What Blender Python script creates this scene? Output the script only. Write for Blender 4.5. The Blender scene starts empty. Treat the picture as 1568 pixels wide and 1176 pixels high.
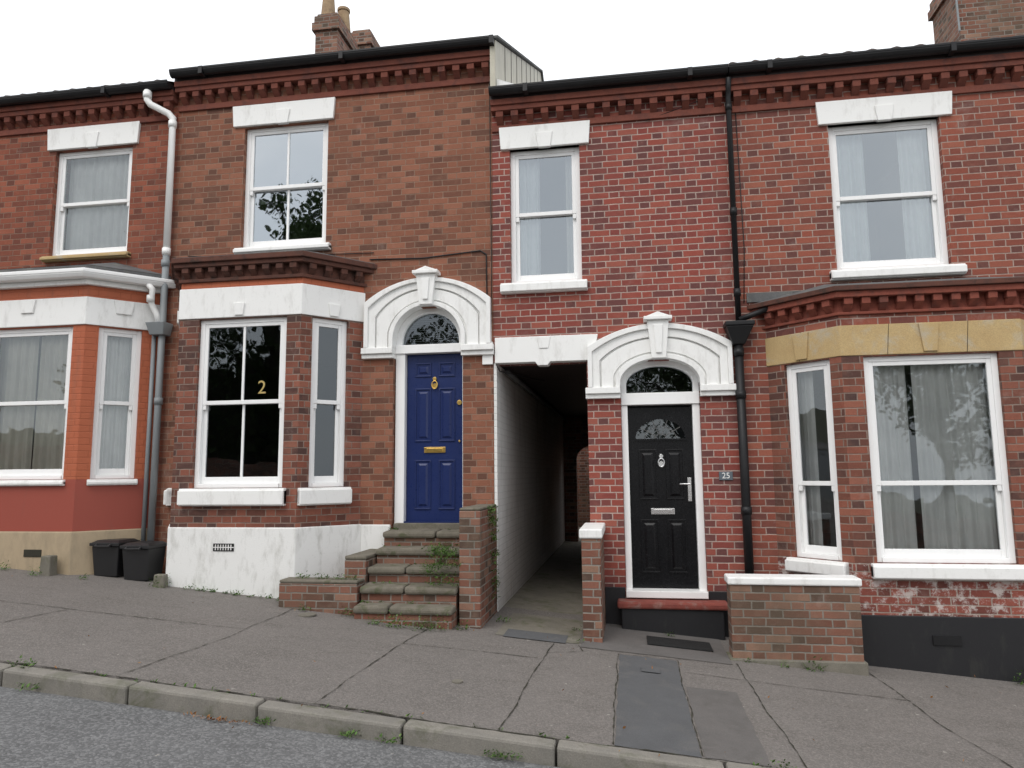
import bpy, bmesh, math, random
from mathutils import Vector, Matrix
random.seed(7)
C=bpy.context.scene.collection
# ------------------------------------------------------------------ materials
class NT:
    def __init__(s,name):
        s.m=bpy.data.materials.new(name); s.m.use_nodes=True
        s.t=s.m.node_tree; s.n=s.t.nodes; s.l=s.t.links
        s.b=s.n['Principled BSDF']
    def new(s,t,**k):
        n=s.n.new(t)
        for a,b in k.items(): setattr(n,a,b)
        return n
    def put(s,v,sock):
        if isinstance(v,bpy.types.NodeSocket): s.l.new(v,sock)
        else:
            sock.default_value=v
    def math(s,op,a,b=0.,c=None,clamp=False):
        n=s.new('ShaderNodeMath',operation=op,use_clamp=clamp)
        s.put(a,n.inputs[0]); s.put(b,n.inputs[1])
        if c is not None: s.put(c,n.inputs[2])
        return n.outputs[0]
    def mix(s,f,a,b,bt='MIX'):
        n=s.new('ShaderNodeMix',data_type='RGBA',blend_type=bt)
        s.put(f,n.inputs[0]); s.put(a if not isinstance(a,tuple) else (*a,1),n.inputs[6]); s.put(b if not isinstance(b,tuple) else (*b,1),n.inputs[7])
        return n.outputs[2]
    def noise(s,vec,scale,detail=4,rough=.6,dist=0.):
        n=s.new('ShaderNodeTexNoise'); n.inputs['Scale'].default_value=scale; n.inputs['Detail'].default_value=detail
        n.inputs['Roughness'].default_value=rough; n.inputs['Distortion'].default_value=dist
        if vec is not None: s.l.new(vec,n.inputs['Vector'])
        return n.outputs['Fac']
    def ramp(s,f,stops,interp='LINEAR'):
        n=s.new('ShaderNodeValToRGB'); r=n.color_ramp; r.interpolation=interp
        while len(r.elements)<len(stops): r.elements.new(.5)
        for e,(p,c) in zip(r.elements,stops):
            e.position=p; e.color=(*c,1) if isinstance(c,tuple) else (c,c,c,1)
        s.put(f,n.inputs[0]); return n.outputs[0]
    def mr(s,f,a,b,c=0.,d=1.):
        n=s.new('ShaderNodeMapRange'); n.clamp=True
        s.put(f,n.inputs[0])
        for i,v in enumerate((a,b,c,d)): n.inputs[i+1].default_value=v
        return n.outputs[0]
    def scale(s,vec,v):
        n=s.new('ShaderNodeVectorMath',operation='MULTIPLY'); s.l.new(vec,n.inputs[0]); n.inputs[1].default_value=v
        return n.outputs[0]
    def geo(s): return s.new('ShaderNodeNewGeometry').outputs['Position']
    def bump(s,h,strength=.5,dist=.005):
        n=s.new('ShaderNodeBump'); n.inputs['Strength'].default_value=strength; n.inputs['Distance'].default_value=dist
        s.l.new(h,n.inputs['Height']); s.l.new(n.outputs[0],s.b.inputs['Normal'])
    def fin(s,col,rough=.8,spec=.3):
        s.put(col if not isinstance(col,tuple) else (*col,1),s.b.inputs['Base Color'])
        s.put(rough,s.b.inputs['Roughness']); s.b.inputs['Specular IOR Level'].default_value=spec
        return s.m
def brick_mat(name,cols,mortar,mw=.0055,soft=.0025,soot=(.09,.055,.045),sootamt=.5,hdark=.2,painted=None,chips=None,fineamt=.4,bump=.6):
    m=NT(name)
    uv=m.new('ShaderNodeUVMap').outputs[0]; P=m.geo()
    dn=m.new('ShaderNodeTexNoise'); dn.inputs['Scale'].default_value=9; dn.inputs['Detail'].default_value=2; m.l.new(P,dn.inputs['Vector'])
    off=m.new('ShaderNodeVectorMath',operation='SUBTRACT'); m.l.new(dn.outputs['Color'],off.inputs[0]); off.inputs[1].default_value=(.5,.5,.5)
    sc=m.scale(off.outputs[0],(.012,.010,0))
    ad=m.new('ShaderNodeVectorMath',operation='ADD'); m.l.new(uv,ad.inputs[0]); m.l.new(sc,ad.inputs[1])
    sp=m.new('ShaderNodeSeparateXYZ'); m.l.new(ad.outputs[0],sp.inputs[0]); u,v=sp.outputs[0],sp.outputs[1]
    vv=m.math('DIVIDE',m.math('ADD',v,20.),.073); row=m.math('FLOOR',vv); fv=m.math('FRACT',vv)
    par=m.math('MULTIPLY',m.math('FLOORED_MODULO',row,2.),.5)
    jit=m.new('ShaderNodeTexWhiteNoise',noise_dimensions='1D'); m.l.new(row,jit.inputs['W'])
    uu=m.math('ADD',m.math('ADD',m.math('DIVIDE',m.math('ADD',u,50.),.34),par),m.math('MULTIPLY',jit.outputs[0],.06))
    fu=m.math('FRACT',uu); isH=m.math('GREATER_THAN',fu,.6667)
    a=m.math('MULTIPLY',fu,.34)
    dh=m.math('MINIMUM',m.math('MINIMUM',a,m.math('ABSOLUTE',m.math('SUBTRACT',a,.2267))),m.math('SUBTRACT',.34,a))
    dv=m.math('MULTIPLY',m.math('MINIMUM',fv,m.math('SUBTRACT',1.,fv)),.073)
    d=m.math('MINIMUM',dh,dv)
    rag=m.noise(P,45,3,.7); d=m.math('ADD',d,m.math('MULTIPLY',m.math('SUBTRACT',rag,.5),.006))
    brick=m.mr(d,mw-soft,mw+soft)
    idv=m.new('ShaderNodeCombineXYZ'); m.l.new(m.math('ADD',m.math('MULTIPLY',m.math('FLOOR',uu),2.),isH),idv.inputs[0]); m.l.new(row,idv.inputs[1])
    wn=m.new('ShaderNodeTexWhiteNoise',noise_dimensions='3D'); m.l.new(idv.outputs[0],wn.inputs['Vector'])
    f=m.math('SUBTRACT',wn.outputs['Value'],m.math('MULTIPLY',isH,hdark),clamp=True)
    col=m.ramp(f,[(i/(len(cols)-1),c) for i,c in enumerate(cols)])
    fine=m.noise(P,60,5,.7); big=m.noise(P,1.1,5,.65); mid=m.noise(P,7,4,.6)
    col=m.mix(m.mr(fine,.3,.7,0,fineamt),col,m.mix(.55,col,(.02,.01,.008)))
    col=m.mix(m.mr(mid,.5,.75,0,.3),col,(cols[-1][0]*1.05,cols[-1][1]*1.25,cols[-1][2]*1.3))
    mo=m.mix(m.mr(mid,.35,.7),mortar,tuple(c*.62 for c in mortar))
    if painted:
        col=m.mix(m.mr(mid,.3,.8,.0,.5),painted,tuple(c*.82 for c in painted)); mo=m.mix(.25,col,tuple(c*.5 for c in painted))
    out=m.mix(brick,mo,col)
    out=m.mix(m.math('MULTIPLY',m.mr(big,.42,.75),sootamt),out,soot)
    st=m.noise(m.scale(P,(5,5,.7)),1.6,4,.6)
    out=m.mix(m.mr(st,.56,.8,0,.35),out,soot if not painted else (.12,.1,.08))
    ef=m.noise(P,2.3,6,.75,.3)
    if not painted: out=m.mix(m.mr(ef,.58,.75,0,.3),out,(.42,.33,.29))
    if chips:
        cn=m.noise(P,11,6,.75); out=m.mix(m.mr(cn,.5,.6,0,.8),out,chips)
    h=m.math('ADD',m.math('MULTIPLY',brick,.7),m.math('MULTIPLY',fine,.5))
    h=m.math('ADD',h,m.math('MULTIPLY',wn.outputs['Value'],.25))
    m.bump(h,bump if not painted else .5,.006)
    return m.fin(out,.86 if not painted else .6,.25)
def paint_mat(name,c,dirt=(.3,.28,.24),amt=.5,rough=.55,bumpn=.15,sc=3.,thr=.55):
    m=NT(name); P=m.geo()
    a=m.noise(m.scale(P,(3,3,1)),sc,6,.7); b=m.noise(P,35,4,.7)
    col=m.mix(m.mr(a,thr,.85,0,amt),c,dirt)
    col=m.mix(m.mr(b,.6,.8,0,amt*.5),col,dirt)
    m.bump(m.noise(P,70,4,.6),bumpn,.004)
    return m.fin(col,rough,.35)
def stone_mat(name,c1,c2,c3=None,sc=6,rough=.9,fine=120,b=.5):
    m=NT(name); P=m.geo()
    col=m.mix(m.mr(m.noise(P,sc,6,.65),.3,.7),c1,c2)
    if c3: col=m.mix(m.mr(m.noise(P,sc*.6+1.3,5,.7,.5),.52,.68,0,.85),col,c3)
    f=m.noise(P,fine,3,.8); col=m.mix(m.mr(f,.35,.65,0,.5),col,tuple(x*.45 for x in c1))
    m.bump(f,b,.004); return m.fin(col,rough,.25)
def plain(name,c,rough=.4,metal=0.,spec=.5,bp=.05,sc=40):
    m=NT(name); P=m.geo(); n=m.noise(P,sc,4,.7); n2=m.noise(P,5,4,.7)
    col=m.mix(m.mr(n2,.45,.8,0,.35),c,tuple(min(1,x*1.25+.01) for x in c))
    m.bump(n,bp,.003); m.b.inputs['Metallic'].default_value=metal
    return m.fin(col,m.mr(n,.3,.7,rough*.85,min(1,rough*1.2)),spec)
B={}
B['h1']=brick_mat('brick_h1',[(.15,.052,.036),(.23,.07,.042),(.28,.085,.05),(.34,.11,.065)],(.26,.17,.125),mw=.004,sootamt=.4,bump=.5)
B['h2']=brick_mat('brick_h2',[(.13,.062,.044),(.22,.088,.055),(.27,.106,.064),(.33,.14,.088)],(.3,.2,.145),mw=.0042,sootamt=.3,soot=(.14,.075,.05),bump=.5,hdark=.15)
B['h3']=brick_mat('brick_h3',[(.14,.055,.052),(.25,.062,.05),(.31,.076,.055),(.36,.11,.078)],(.48,.37,.32),mw=.0055,sootamt=.3,hdark=.3,soot=(.13,.07,.055))
B['h4']=brick_mat('brick_h4',[(.14,.056,.048),(.24,.07,.048),(.3,.085,.055),(.35,.12,.078)],(.42,.32,.27),mw=.0052,sootamt=.3,hdark=.25,soot=(.13,.07,.055))
B['dark']=brick_mat('brick_weathered_bay',[(.08,.045,.04),(.17,.065,.045),(.26,.085,.055),(.31,.12,.08)],(.29,.22,.18),mw=.005,sootamt=.45,hdark=.1)
B['old']=brick_mat('brick_garden_wall',[(.1,.06,.045),(.2,.082,.055),(.27,.115,.08),(.31,.18,.125)],(.29,.265,.23),mw=.0062,sootamt=.75,soot=(.1,.085,.06))
B['chip']=brick_mat('brick_flaking_paint',[(.15,.05,.04),(.27,.075,.055),(.33,.1,.07)],(.4,.33,.28),sootamt=.2,chips=(.55,.5,.47))
B['wbrick']=brick_mat('brick_painted_white',[(.7,.7,.68)]*2,(.6,.6,.58),painted=(.78,.78,.76),sootamt=.35,soot=(.4,.4,.35))
B['orange']=brick_mat('brick_painted_orange',[(.5,.12,.04)]*2,(.3,.1,.05),painted=(.44,.125,.06),sootamt=.15,soot=(.3,.07,.04))
M={}
M['white']=paint_mat('masonry_paint_white',(.84,.84,.82),amt=.5,thr=.52)
M['plinth']=paint_mat('plinth_paint_white',(.8,.8,.78),dirt=(.25,.24,.19),amt=.7,thr=.5,bumpn=.5)
M['frame']=paint_mat('window_paint_white',(.86,.86,.85),amt=.12,rough=.35,bumpn=.03)
M['red']=paint_mat('painted_render_red',(.31,.07,.048),dirt=(.2,.08,.06),amt=.4)
M['beige']=paint_mat('render_beige',(.42,.33,.22),dirt=(.2,.17,.12),amt=.7,thr=.45,bumpn=.5)
M['ystone']=stone_mat('sandstone_yellow',(.58,.43,.22),(.5,.35,.17),(.5,.45,.36),sc=4,b=.3)
M['blackp']=paint_mat('plinth_paint_black',(.018,.018,.02),dirt=(.06,.06,.05),amt=.5,rough=.5)
M['blue']=plain('door_gloss_blue',(.012,.024,.1),.3,bp=.03,spec=.35)
M['black']=plain('door_gloss_black',(.005,.005,.006),.25,bp=.03,spec=.25)
M['iron']=plain('cast_iron_black',(.012,.012,.013),.45,spec=.3)
M['grey']=plain('pipe_grey',(.22,.24,.25),.5)
M['pwhite']=plain('pipe_white',(.84,.84,.82),.4)
M['brass']=plain('brass',(.75,.5,.15),.3,1.)
M['gold']=plain('gold_paint',(.45,.34,.12),.45)
M['chrome']=plain('chrome',(.7,.7,.7),.2,1.)
M['terra']=stone_mat('terracotta_red',(.3,.09,.06),(.21,.062,.045),(.12,.055,.045),sc=9,b=.4)
M['terrae']=stone_mat('terracotta_eaves',(.24,.08,.055),(.17,.06,.045),(.1,.05,.045),sc=7,b=.4)
M['terrad']=stone_mat('terracotta_weathered',(.1,.05,.04),(.16,.065,.045),(.04,.035,.03),sc=9,b=.5)
M['lead']=stone_mat('lead_grey',(.16,.16,.16),(.09,.09,.09),(.2,.2,.18),sc=5,b=.2)
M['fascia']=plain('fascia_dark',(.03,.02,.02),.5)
M['tile']=stone_mat('roof_tile',(.13,.1,.09),(.08,.065,.06),(.16,.15,.11),sc=3)
M['slate']=stone_mat('roof_slate',(.07,.07,.08),(.05,.05,.055),sc=3)
M['board']=paint_mat('gable_boarding',(.5,.47,.38),dirt=(.25,.23,.18),amt=.7,thr=.45)
M['room']=plain('room_wall',(.25,.24,.22),.9)
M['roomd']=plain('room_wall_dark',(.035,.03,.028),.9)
M['step']=stone_mat('step_stone',(.23,.205,.165),(.14,.128,.1),(.07,.085,.035),sc=8,b=.8)
M['redstep']=stone_mat('step_red_paint',(.3,.08,.06),(.2,.06,.05),(.3,.22,.19),sc=9)
M['mat']=stone_mat('rubber_mat',(.02,.02,.02),(.03,.03,.03),sc=20,b=.8)
M['kerb']=stone_mat('kerb_stone',(.29,.27,.235),(.2,.19,.17),(.12,.125,.08),sc=5,b=.6)
M['bin']=plain('bin_plastic',(.015,.015,.016),.45)
M['pot']=stone_mat('chimney_pot_clay',(.45,.33,.2),(.3,.2,.13),(.1,.09,.07),sc=6)
M['plaque']=plain('slate_plaque',(.1,.12,.14),.5)
M['letter']=plain('plaque_lettering',(.8,.8,.78),.5)
M['concrete']=stone_mat('concrete_slab',(.24,.22,.18),(.16,.15,.125),(.1,.11,.055),sc=5,b=.4)
M['patch']=stone_mat('tarmac_patch',(.13,.132,.136),(.105,.107,.11),(.15,.145,.14),sc=4,fine=170,b=.6)
M['patch2']=stone_mat('tarmac_patch_light',(.17,.158,.15),(.135,.128,.122),(.12,.113,.105),sc=4,fine=170,b=.6)
M['crack']=stone_mat('pavement_crack_dirt',(.04,.036,.03),(.055,.055,.035),sc=9)
M['bark']=stone_mat('bark',(.05,.045,.03),(.03,.03,.02),sc=8)
def asphalt(name,c1,c2,c3,spk,fine):
    m=NT(name); P=m.geo()
    col=m.mix(m.mr(m.noise(P,.9,6,.65,.4),.3,.7),c1,c2)
    col=m.mix(m.mr(m.noise(m.scale(P,(1,2.5,1)),1.7,7,.72,.5),.48,.72,0,.7),col,c3)
    col=m.mix(m.mr(m.noise(P,6.5,5,.7,.3),.6,.78,0,.5),col,tuple(x*.6 for x in c3))
    col=m.mix(m.mr(m.noise(P,4.1,5,.7,.8),.6,.75,0,.3),col,tuple(x*1.5 for x in c1))
    v=m.new('ShaderNodeTexVoronoi'); v.inputs['Scale'].default_value=fine; m.l.new(P,v.inputs['Vector'])
    sep=m.new('ShaderNodeSeparateColor'); m.l.new(v.outputs['Color'],sep.inputs[0])
    col=m.mix(m.mr(sep.outputs[0],.35,1,0,.6),col,spk)
    n=m.noise(P,fine*1.5,3,.8); col=m.mix(m.mr(n,.4,.65,0,.45),col,tuple(x*.45 for x in c1))
    bits=m.noise(P,14,2,.5); col=m.mix(m.mr(bits,.735,.76,0,.7),col,(.34,.32,.29))
    h=m.math('ADD',m.math('MULTIPLY',v.outputs['Distance'],-.8),n)
    m.bump(h,.5,.005); return m.fin(col,.9,.25)
M['pave']=asphalt('pavement_tarmac',(.185,.17,.157),(.148,.137,.126),(.118,.109,.097),(.29,.26,.24),95)
M['road']=asphalt('road_asphalt',(.15,.15,.15),(.12,.121,.122),(.09,.09,.09),(.3,.3,.3),70)
M['earth']=stone_mat('ground_earth',(.09,.08,.05),(.06,.07,.03),sc=2)
def leafm(name,c1,c2,c3):
    m=NT(name); P=m.geo(); oi=m.noise(P,18,3,.7)
    col=m.ramp(oi,[(.3,c1),(.5,c2),(.7,c3)])
    return m.fin(col,.6,.3)
M['leaf']=leafm('leaves_weed',(.035,.075,.015),(.075,.15,.03),(.15,.23,.06))
M['tleaf']=leafm('leaves_tree',(.02,.04,.012),(.045,.08,.022),(.08,.12,.04))
M['dry']=leafm('dead_leaves',(.2,.07,.02),(.3,.13,.04),(.25,.17,.07))
def glass_mat(name,tint,refl=.1,k=1.6):
    m=NT(name); n=m.n; out=n['Material Output']; n.remove(m.b)
    tr=n.new('ShaderNodeBsdfTransparent'); tr.inputs[0].default_value=(*tint,1)
    gl=n.new('ShaderNodeBsdfGlossy'); gl.inputs['Roughness'].default_value=.015; gl.inputs[0].default_value=(.88,.95,1,1)
    P=m.geo(); nz=m.noise(P,2.2,2,.5); bp=n.new('ShaderNodeBump'); bp.inputs['Strength'].default_value=.25; bp.inputs['Distance'].default_value=.01
    m.l.new(nz,bp.inputs['Height']); m.l.new(bp.outputs[0],gl.inputs['Normal'])
    fz=n.new('ShaderNodeFresnel'); fz.inputs[0].default_value=1.5
    f=m.math('ADD',m.math('MULTIPLY',fz.outputs[0],k),refl,clamp=True)
    mx=n.new('ShaderNodeMixShader'); m.l.new(f,mx.inputs[0]); m.l.new(tr.outputs[0],mx.inputs[1]); m.l.new(gl.outputs[0],mx.inputs[2])
    m.l.new(mx.outputs[0],out.inputs[0]); return m.m
M['glass']=glass_mat('window_glass',(.97,.985,.98),.06,1.2)
M['glassu']=glass_mat('window_glass_upper',(.9,.95,.95),.2)
M['glassb']=glass_mat('window_glass_reflective',(.7,.75,.78),.32)
M['glassd']=glass_mat('window_glass_dark',(.6,.63,.65),.05,1.2)
def curtain_mat(name,c):
    m=NT(name); P=m.geo(); col=m.mix(m.mr(m.noise(P,3,4,.6),.3,.7),c,tuple(x*.85 for x in c))
    m.fin(col,.9,.1); tl=m.new('ShaderNodeBsdfTranslucent'); m.l.new(col,tl.inputs[0])
    mx=m.new('ShaderNodeMixShader'); mx.inputs[0].default_value=.25; m.l.new(m.b.outputs[0],mx.inputs[1]); m.l.new(tl.outputs[0],mx.inputs[2])
    m.l.new(mx.outputs[0],m.n['Material Output'].inputs[0]); return m.m
M['curtain']=curtain_mat('curtain_fabric',(.9,.9,.87))
M['curtain2']=curtain_mat('curtain_cream',(.84,.8,.7))
# ------------------------------------------------------------------ mesh builder
def empty(name):
    e=bpy.data.objects.new(name,None); e.empty_display_size=.3; C.objects.link(e); return e
class MB:
    def __init__(s,name,mat,parent=None,bevel=0,smooth=False):
        s.name=name; s.mat=mat; s.p=parent; s.v=[]; s.f=[]; s.bevel=bevel; s.smooth=smooth
    def add(s,vs,fs):
        o=len(s.v); s.v+= [tuple(v) for v in vs]; s.f+=[tuple(i+o for i in f) for f in fs]
    def hexa(s,c):
        s.add(c,[(0,3,2,1),(4,5,6,7),(0,1,5,4),(1,2,6,5),(2,3,7,6),(3,0,4,7)])
    def box(s,x0,x1,y0,y1,z0,z1):
        s.hexa([(x0,y0,z0),(x1,y0,z0),(x1,y1,z0),(x0,y1,z0),(x0,y0,z1),(x1,y0,z1),(x1,y1,z1),(x0,y1,z1)])
    def fbox(s,F,a,b,d0,d1,z0,z1,dt=None):
        db=d1 if dt is None else dt
        P=F
        s.hexa([P(a,d0,z0),P(b,d0,z0),P(b,db,z0),P(a,db,z0),P(a,d0,z1),P(b,d0,z1),P(b,d1,z1),P(a,d1,z1)])
    def fpoly(s,F,pts,d0,d1):
        n=len(pts); vs=[F(a,d1,z) for a,z in pts]+[F(a,d0,z) for a,z in pts]
        s.add(vs,[tuple(range(n)),tuple(range(2*n-1,n-1,-1))]+[(i,(i+1)%n,n+(i+1)%n,n+i) for i in range(n)])
    def ring(s,F,inn,out,d0,d1):
        n=len(inn)
        for i in range(n-1):
            q=[inn[i],out[i],out[i+1],inn[i+1]]
            vs=[F(a,d1,z) for a,z in q]+[F(a,d0,z) for a,z in q]
            fs=[(0,1,2,3),(7,6,5,4),(1,5,6,2),(0,3,7,4)]
            if i==0: fs.append((0,4,5,1))
            if i==n-2: fs.append((3,2,6,7))
            s.add(vs,fs)
    def prism(s,pts,z0,z1,top=None):
        n=len(pts); t=top or pts
        zf=(lambda z,p: z(p) if callable(z) else z)
        vs=[(x,y,zf(z0,(x,y))) for x,y in pts]+[(x,y,zf(z1,(x,y))) for x,y in t]
        s.add(vs,[tuple(range(n))[::-1],tuple(range(n,2*n))]+[(i,(i+1)%n,n+(i+1)%n,n+i) for i in range(n)])
    def cyl(s,c,ax,r,h,n=20,r2=None):
        c=Vector(c); ax=Vector(ax).normalized(); t=ax.orthogonal().normalized(); b=ax.cross(t); r2=r if r2 is None else r2
        vs=[c+(t*math.cos(2*math.pi*i/n)+b*math.sin(2*math.pi*i/n))*r for i in range(n)]
        vs+=[c+ax*h+(t*math.cos(2*math.pi*i/n)+b*math.sin(2*math.pi*i/n))*r2 for i in range(n)]
        s.add(vs,[tuple(range(n))[::-1],tuple(range(n,2*n))]+[(i,(i+1)%n,n+(i+1)%n,n+i) for i in range(n)])
    def tube(s,pts,r,n=12):
        pts=[Vector(p) for p in pts]; rings=[]
        prev=None
        for i,p in enumerate(pts):
            if i==0: d=pts[1]-p
            elif i==len(pts)-1: d=p-pts[i-1]
            else: d=(pts[i+1]-p).normalized()+(p-pts[i-1]).normalized()
            d.normalize()
            t=prev-d*prev.dot(d) if prev else d.orthogonal()
            t.normalize(); prev=t.copy(); b=d.cross(t)
            rr=r[i] if isinstance(r,(list,tuple)) else r
            rings.append([p+(t*math.cos(2*math.pi*k/n)+b*math.sin(2*math.pi*k/n))*rr for k in range(n)])
        vs=[v for q in rings for v in q]; fs=[tuple(range(n))[::-1],tuple(range(len(vs)-n,len(vs)))]
        for i in range(len(rings)-1):
            for k in range(n):
                a=i*n+k; b2=i*n+(k+1)%n; fs.append((a,b2,b2+n,a+n))
        s.add(vs,fs)
    def done(s,recalc=True):
        if not s.v: return None
        me=bpy.data.meshes.new(s.name); me.from_pydata(s.v,[],s.f)
        if recalc:
            bm=bmesh.new(); bm.from_mesh(me); bmesh.ops.recalc_face_normals(bm,faces=bm.faces); bm.to_mesh(me); bm.free()
        me.update()
        uv=me.uv_layers.new(name='UVMap').data
        for p in me.polygons:
            n=p.normal
            if abs(n.z)>.8:
                for li in p.loop_indices:
                    co=me.vertices[me.loops[li].vertex_index].co; uv[li].uv=(co.x,co.y)
            else:
                t=Vector((-n.y,n.x,0)); t.normalize()
                for li in p.loop_indices:
                    co=me.vertices[me.loops[li].vertex_index].co; uv[li].uv=(co.dot(t),co.z)
            p.use_smooth=s.smooth
        me.materials.append(s.mat)
        o=bpy.data.objects.new(s.name,me); C.objects.link(o)
        if s.p: o.parent=s.p
        if s.bevel:
            b=o.modifiers.new('b','BEVEL'); b.width=s.bevel; b.segments=2; b.limit_method='ANGLE'; b.angle_limit=.7
        return o
def frame(P,Q):
    u=Vector((Q[0]-P[0],Q[1]-P[1])); L=u.length; u/=L; n=(u.y,-u.x)
    def F(s,d,z): return (P[0]+u.x*s+n[0]*d,P[1]+u.y*s+n[1]*d,z)
    F.L=L; return F
FA=frame((0,0),(1,0))
def zg(x): return -.085*x
def wall(mb,F,s0,s1,z0,z1,ops,th=.3):
    S=sorted({s0,s1,*[o[0] for o in ops],*[o[1] for o in ops]}); Z=sorted({z0,z1,*[o[2] for o in ops],*[o[3] for o in ops]})
    S=[x for x in S if s0<=x<=s1]; Z=[z for z in Z if z0<=z<=z1]
    for i in range(len(S)-1):
        j=0
        while j<len(Z)-1:
            cs=(S[i]+S[i+1])/2
            solid=lambda k: not any(o[0]<cs<o[1] and o[2]<(Z[k]+Z[k+1])/2<o[3] for o in ops)
            if solid(j):
                k=j
                while k+1<len(Z)-1 and solid(k+1): k+=1
                mb.fbox(F,S[i],S[i+1],-th,0,Z[j],Z[k+1]); j=k+1
            else: j+=1
def sash(par,F,s0,s1,z0,z1,mid=.5,bars=0,curt=None,room=True,glass='glass',rec=.06,fw=.055,rm='room'):
    w=MB('window_frame',M['frame'],par,bevel=.004); g=MB('window_pane',M[glass],par)
    a,b=-rec-.09,-rec
    w.fbox(F,s0,s0+fw,a,b,z0,z1); w.fbox(F,s1-fw,s1,a,b,z0,z1)
    w.fbox(F,s0+fw,s1-fw,a,b,z1-fw*.9,z1); w.fbox(F,s0+fw,s1-fw,a,b+.012,z0,z0+.045)
    i0,i1=s0+fw,s1-fw; zb,zt=z0+.045,z1-fw*.9; zm=zb+(zt-zb)*mid; st=.042
    def s_(za,zc,d0,d1,rb,rt):
        w.fbox(F,i0,i0+st,d0,d1,za,zc); w.fbox(F,i1-st,i1,d0,d1,za,zc)
        w.fbox(F,i0+st,i1-st,d0,d1,za,za+rb); w.fbox(F,i0+st,i1-st,d0,d1,zc-rt,zc)
        if bars:
            for k in range(bars):
                c=i0+(i1-i0)*(k+1)/(bars+1); w.fbox(F,c-.014,c+.014,d0+.004,d1-.004,za+rb,zc-rt)
        dm=(d0+d1)/2; g.add([F(i0+st,dm,za+rb),F(i1-st,dm,za+rb),F(i1-st,dm,zc-rt),F(i0+st,dm,zc-rt)],[(0,1,2,3)])
    s_(zm-.02,zt,b-.04,b-.008,.045,.04); s_(zb,zm+.02,b-.078,b-.044,.075,.04)
    for c in (i0+.002,i1-st-.002+.004): w.fbox(F,c,c+st-.004,b-.038,b-.012,zm-.075,zm-.02)
    w.done(); g.done(False)
    if room:
        r=MB('room_interior',M[rm],par); e=.12
        A=[F(s0-e,-rec-.1,z0-e),F(s1+e,-rec-.1,z0-e),F(s1+e,-rec-.1,z1+e),F(s0-e,-rec-.1,z1+e)]
        Bk=[F(s0-e,-2.4,z0-e),F(s1+e,-2.4,z0-e),F(s1+e,-2.4,z1+e),F(s0-e,-2.4,z1+e)]
        r.add(A+Bk,[(4,5,6,7),(0,1,5,4),(1,2,6,5),(2,3,7,6),(3,0,4,7)]); r.done(False)
    if curt:
        for (c0,c1,mt,zlo) in curt:
            k=MB('curtain',M[mt],par,smooth=True); n=80; vs=[]; fs=[]
            x0=s0+(s1-s0)*c0; x1=s0+(s1-s0)*c1; ph=random.random()*6
            for i in range(n+1):
                t=i/n; x=x0+(x1-x0)*t; q=(x1-x0)*t
                for zz,am in ((z0+(z1-z0)*zlo,.022),(z1,.010)):
                    vs.append(F(x,-rec-.14+am*math.sin(q*52+ph+1.3*math.sin(q*13+ph))+.007*math.sin(q*110),zz))
            for i in range(n): fs.append((2*i,2*i+2,2*i+3,2*i+1))
            k.add(vs,fs); k.done(False)
def lintel(par,s0,s1,z0,z1,key=True,m='white'):
    w=MB('window_lintel',M[m],par,bevel=.006); c=(s0+s1)/2
    pts=[(s0+.02,z0),(s1-.02,z0),(s1,z1),(s0,z1)]
    w.fpoly(FA,pts,-.1,.035)
    if key: w.fpoly(FA,[(c-.07,z0-.012),(c+.07,z0-.012),(c+.1,z1-.1),(c-.1,z1-.1)],.0,.05)
    w.done()
def sill(par,F,s0,s1,z0,z1,d=.09,m='white',nm='window_sill'):
    w=MB(nm,M[m],par,bevel=.008); w.fbox(F,s0,s1,-.1,d*.7,z0,z1); w.fbox(F,s0,s1,-.1+.002,d,z0+.012,z1-.02); w.done()
def dentils(mb,F,s0,s1,z0,z1,d,sp=.225,w=.105):
    n=max(1,int((s1-s0)/sp)); sp=(s1-s0)/n
    for i in range(n):
        c=s0+sp*(i+.5); h=(z1-z0)
        mb.fbox(F,c-w/2,c+w/2,0,d,z0+h*.5,z1); mb.fbox(F,c-w/2+.004,c+w/2-.004,0,d*.95,z0,z0+h*.5-.001,dt=d*.12)
def eaves(par,s0,s1,zd,bm,zroof,d=.1):
    m=MB('dentil_cornice',bm,par,bevel=.004); dentils(m,FA,s0+.01,s1-.01,zd,zd+.14,d,sp=.175,w=.085)
    m.fbox(FA,s0,s1,0,d+.012,zd+.141,zd+.20); m.fbox(FA,s0,s1,0,d+.035,zd+.201,zd+.27); m.fbox(FA,s0,s1,0,.03,zd-.075,zd-.002); m.done()
    f=MB('fascia_board',M['fascia'],par); f.fbox(FA,s0,s1,0,d+.03,zd+.271,zroof); f.done()
    g=MB('gutter',M['iron'],par)
    n=8; vs=[];fs=[]
    for x in (s0,s1):
        for k in range(n+1):
            a=math.pi*k/n; vs.append((x,-(d+.03+.06)-.06*math.cos(a),zroof-.0-.075*math.sin(a)))
    for k in range(n): fs.append((k,k+1,n+2+k,n+1+k))
    fs+= [tuple(range(n+1)),tuple(range(n+1,2*n+2))[::-1]]
    g.add(vs,fs)
    g.fbox(FA,s0,s1,d+.145,d+.153,zroof-.012,zroof+.008)
    x=s0+.4
    while x<s1: g.fbox(FA,x,x+.05,d+.02,d+.157,zroof-.085,zroof+.01); x+=1.83
    g.done(False)
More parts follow.
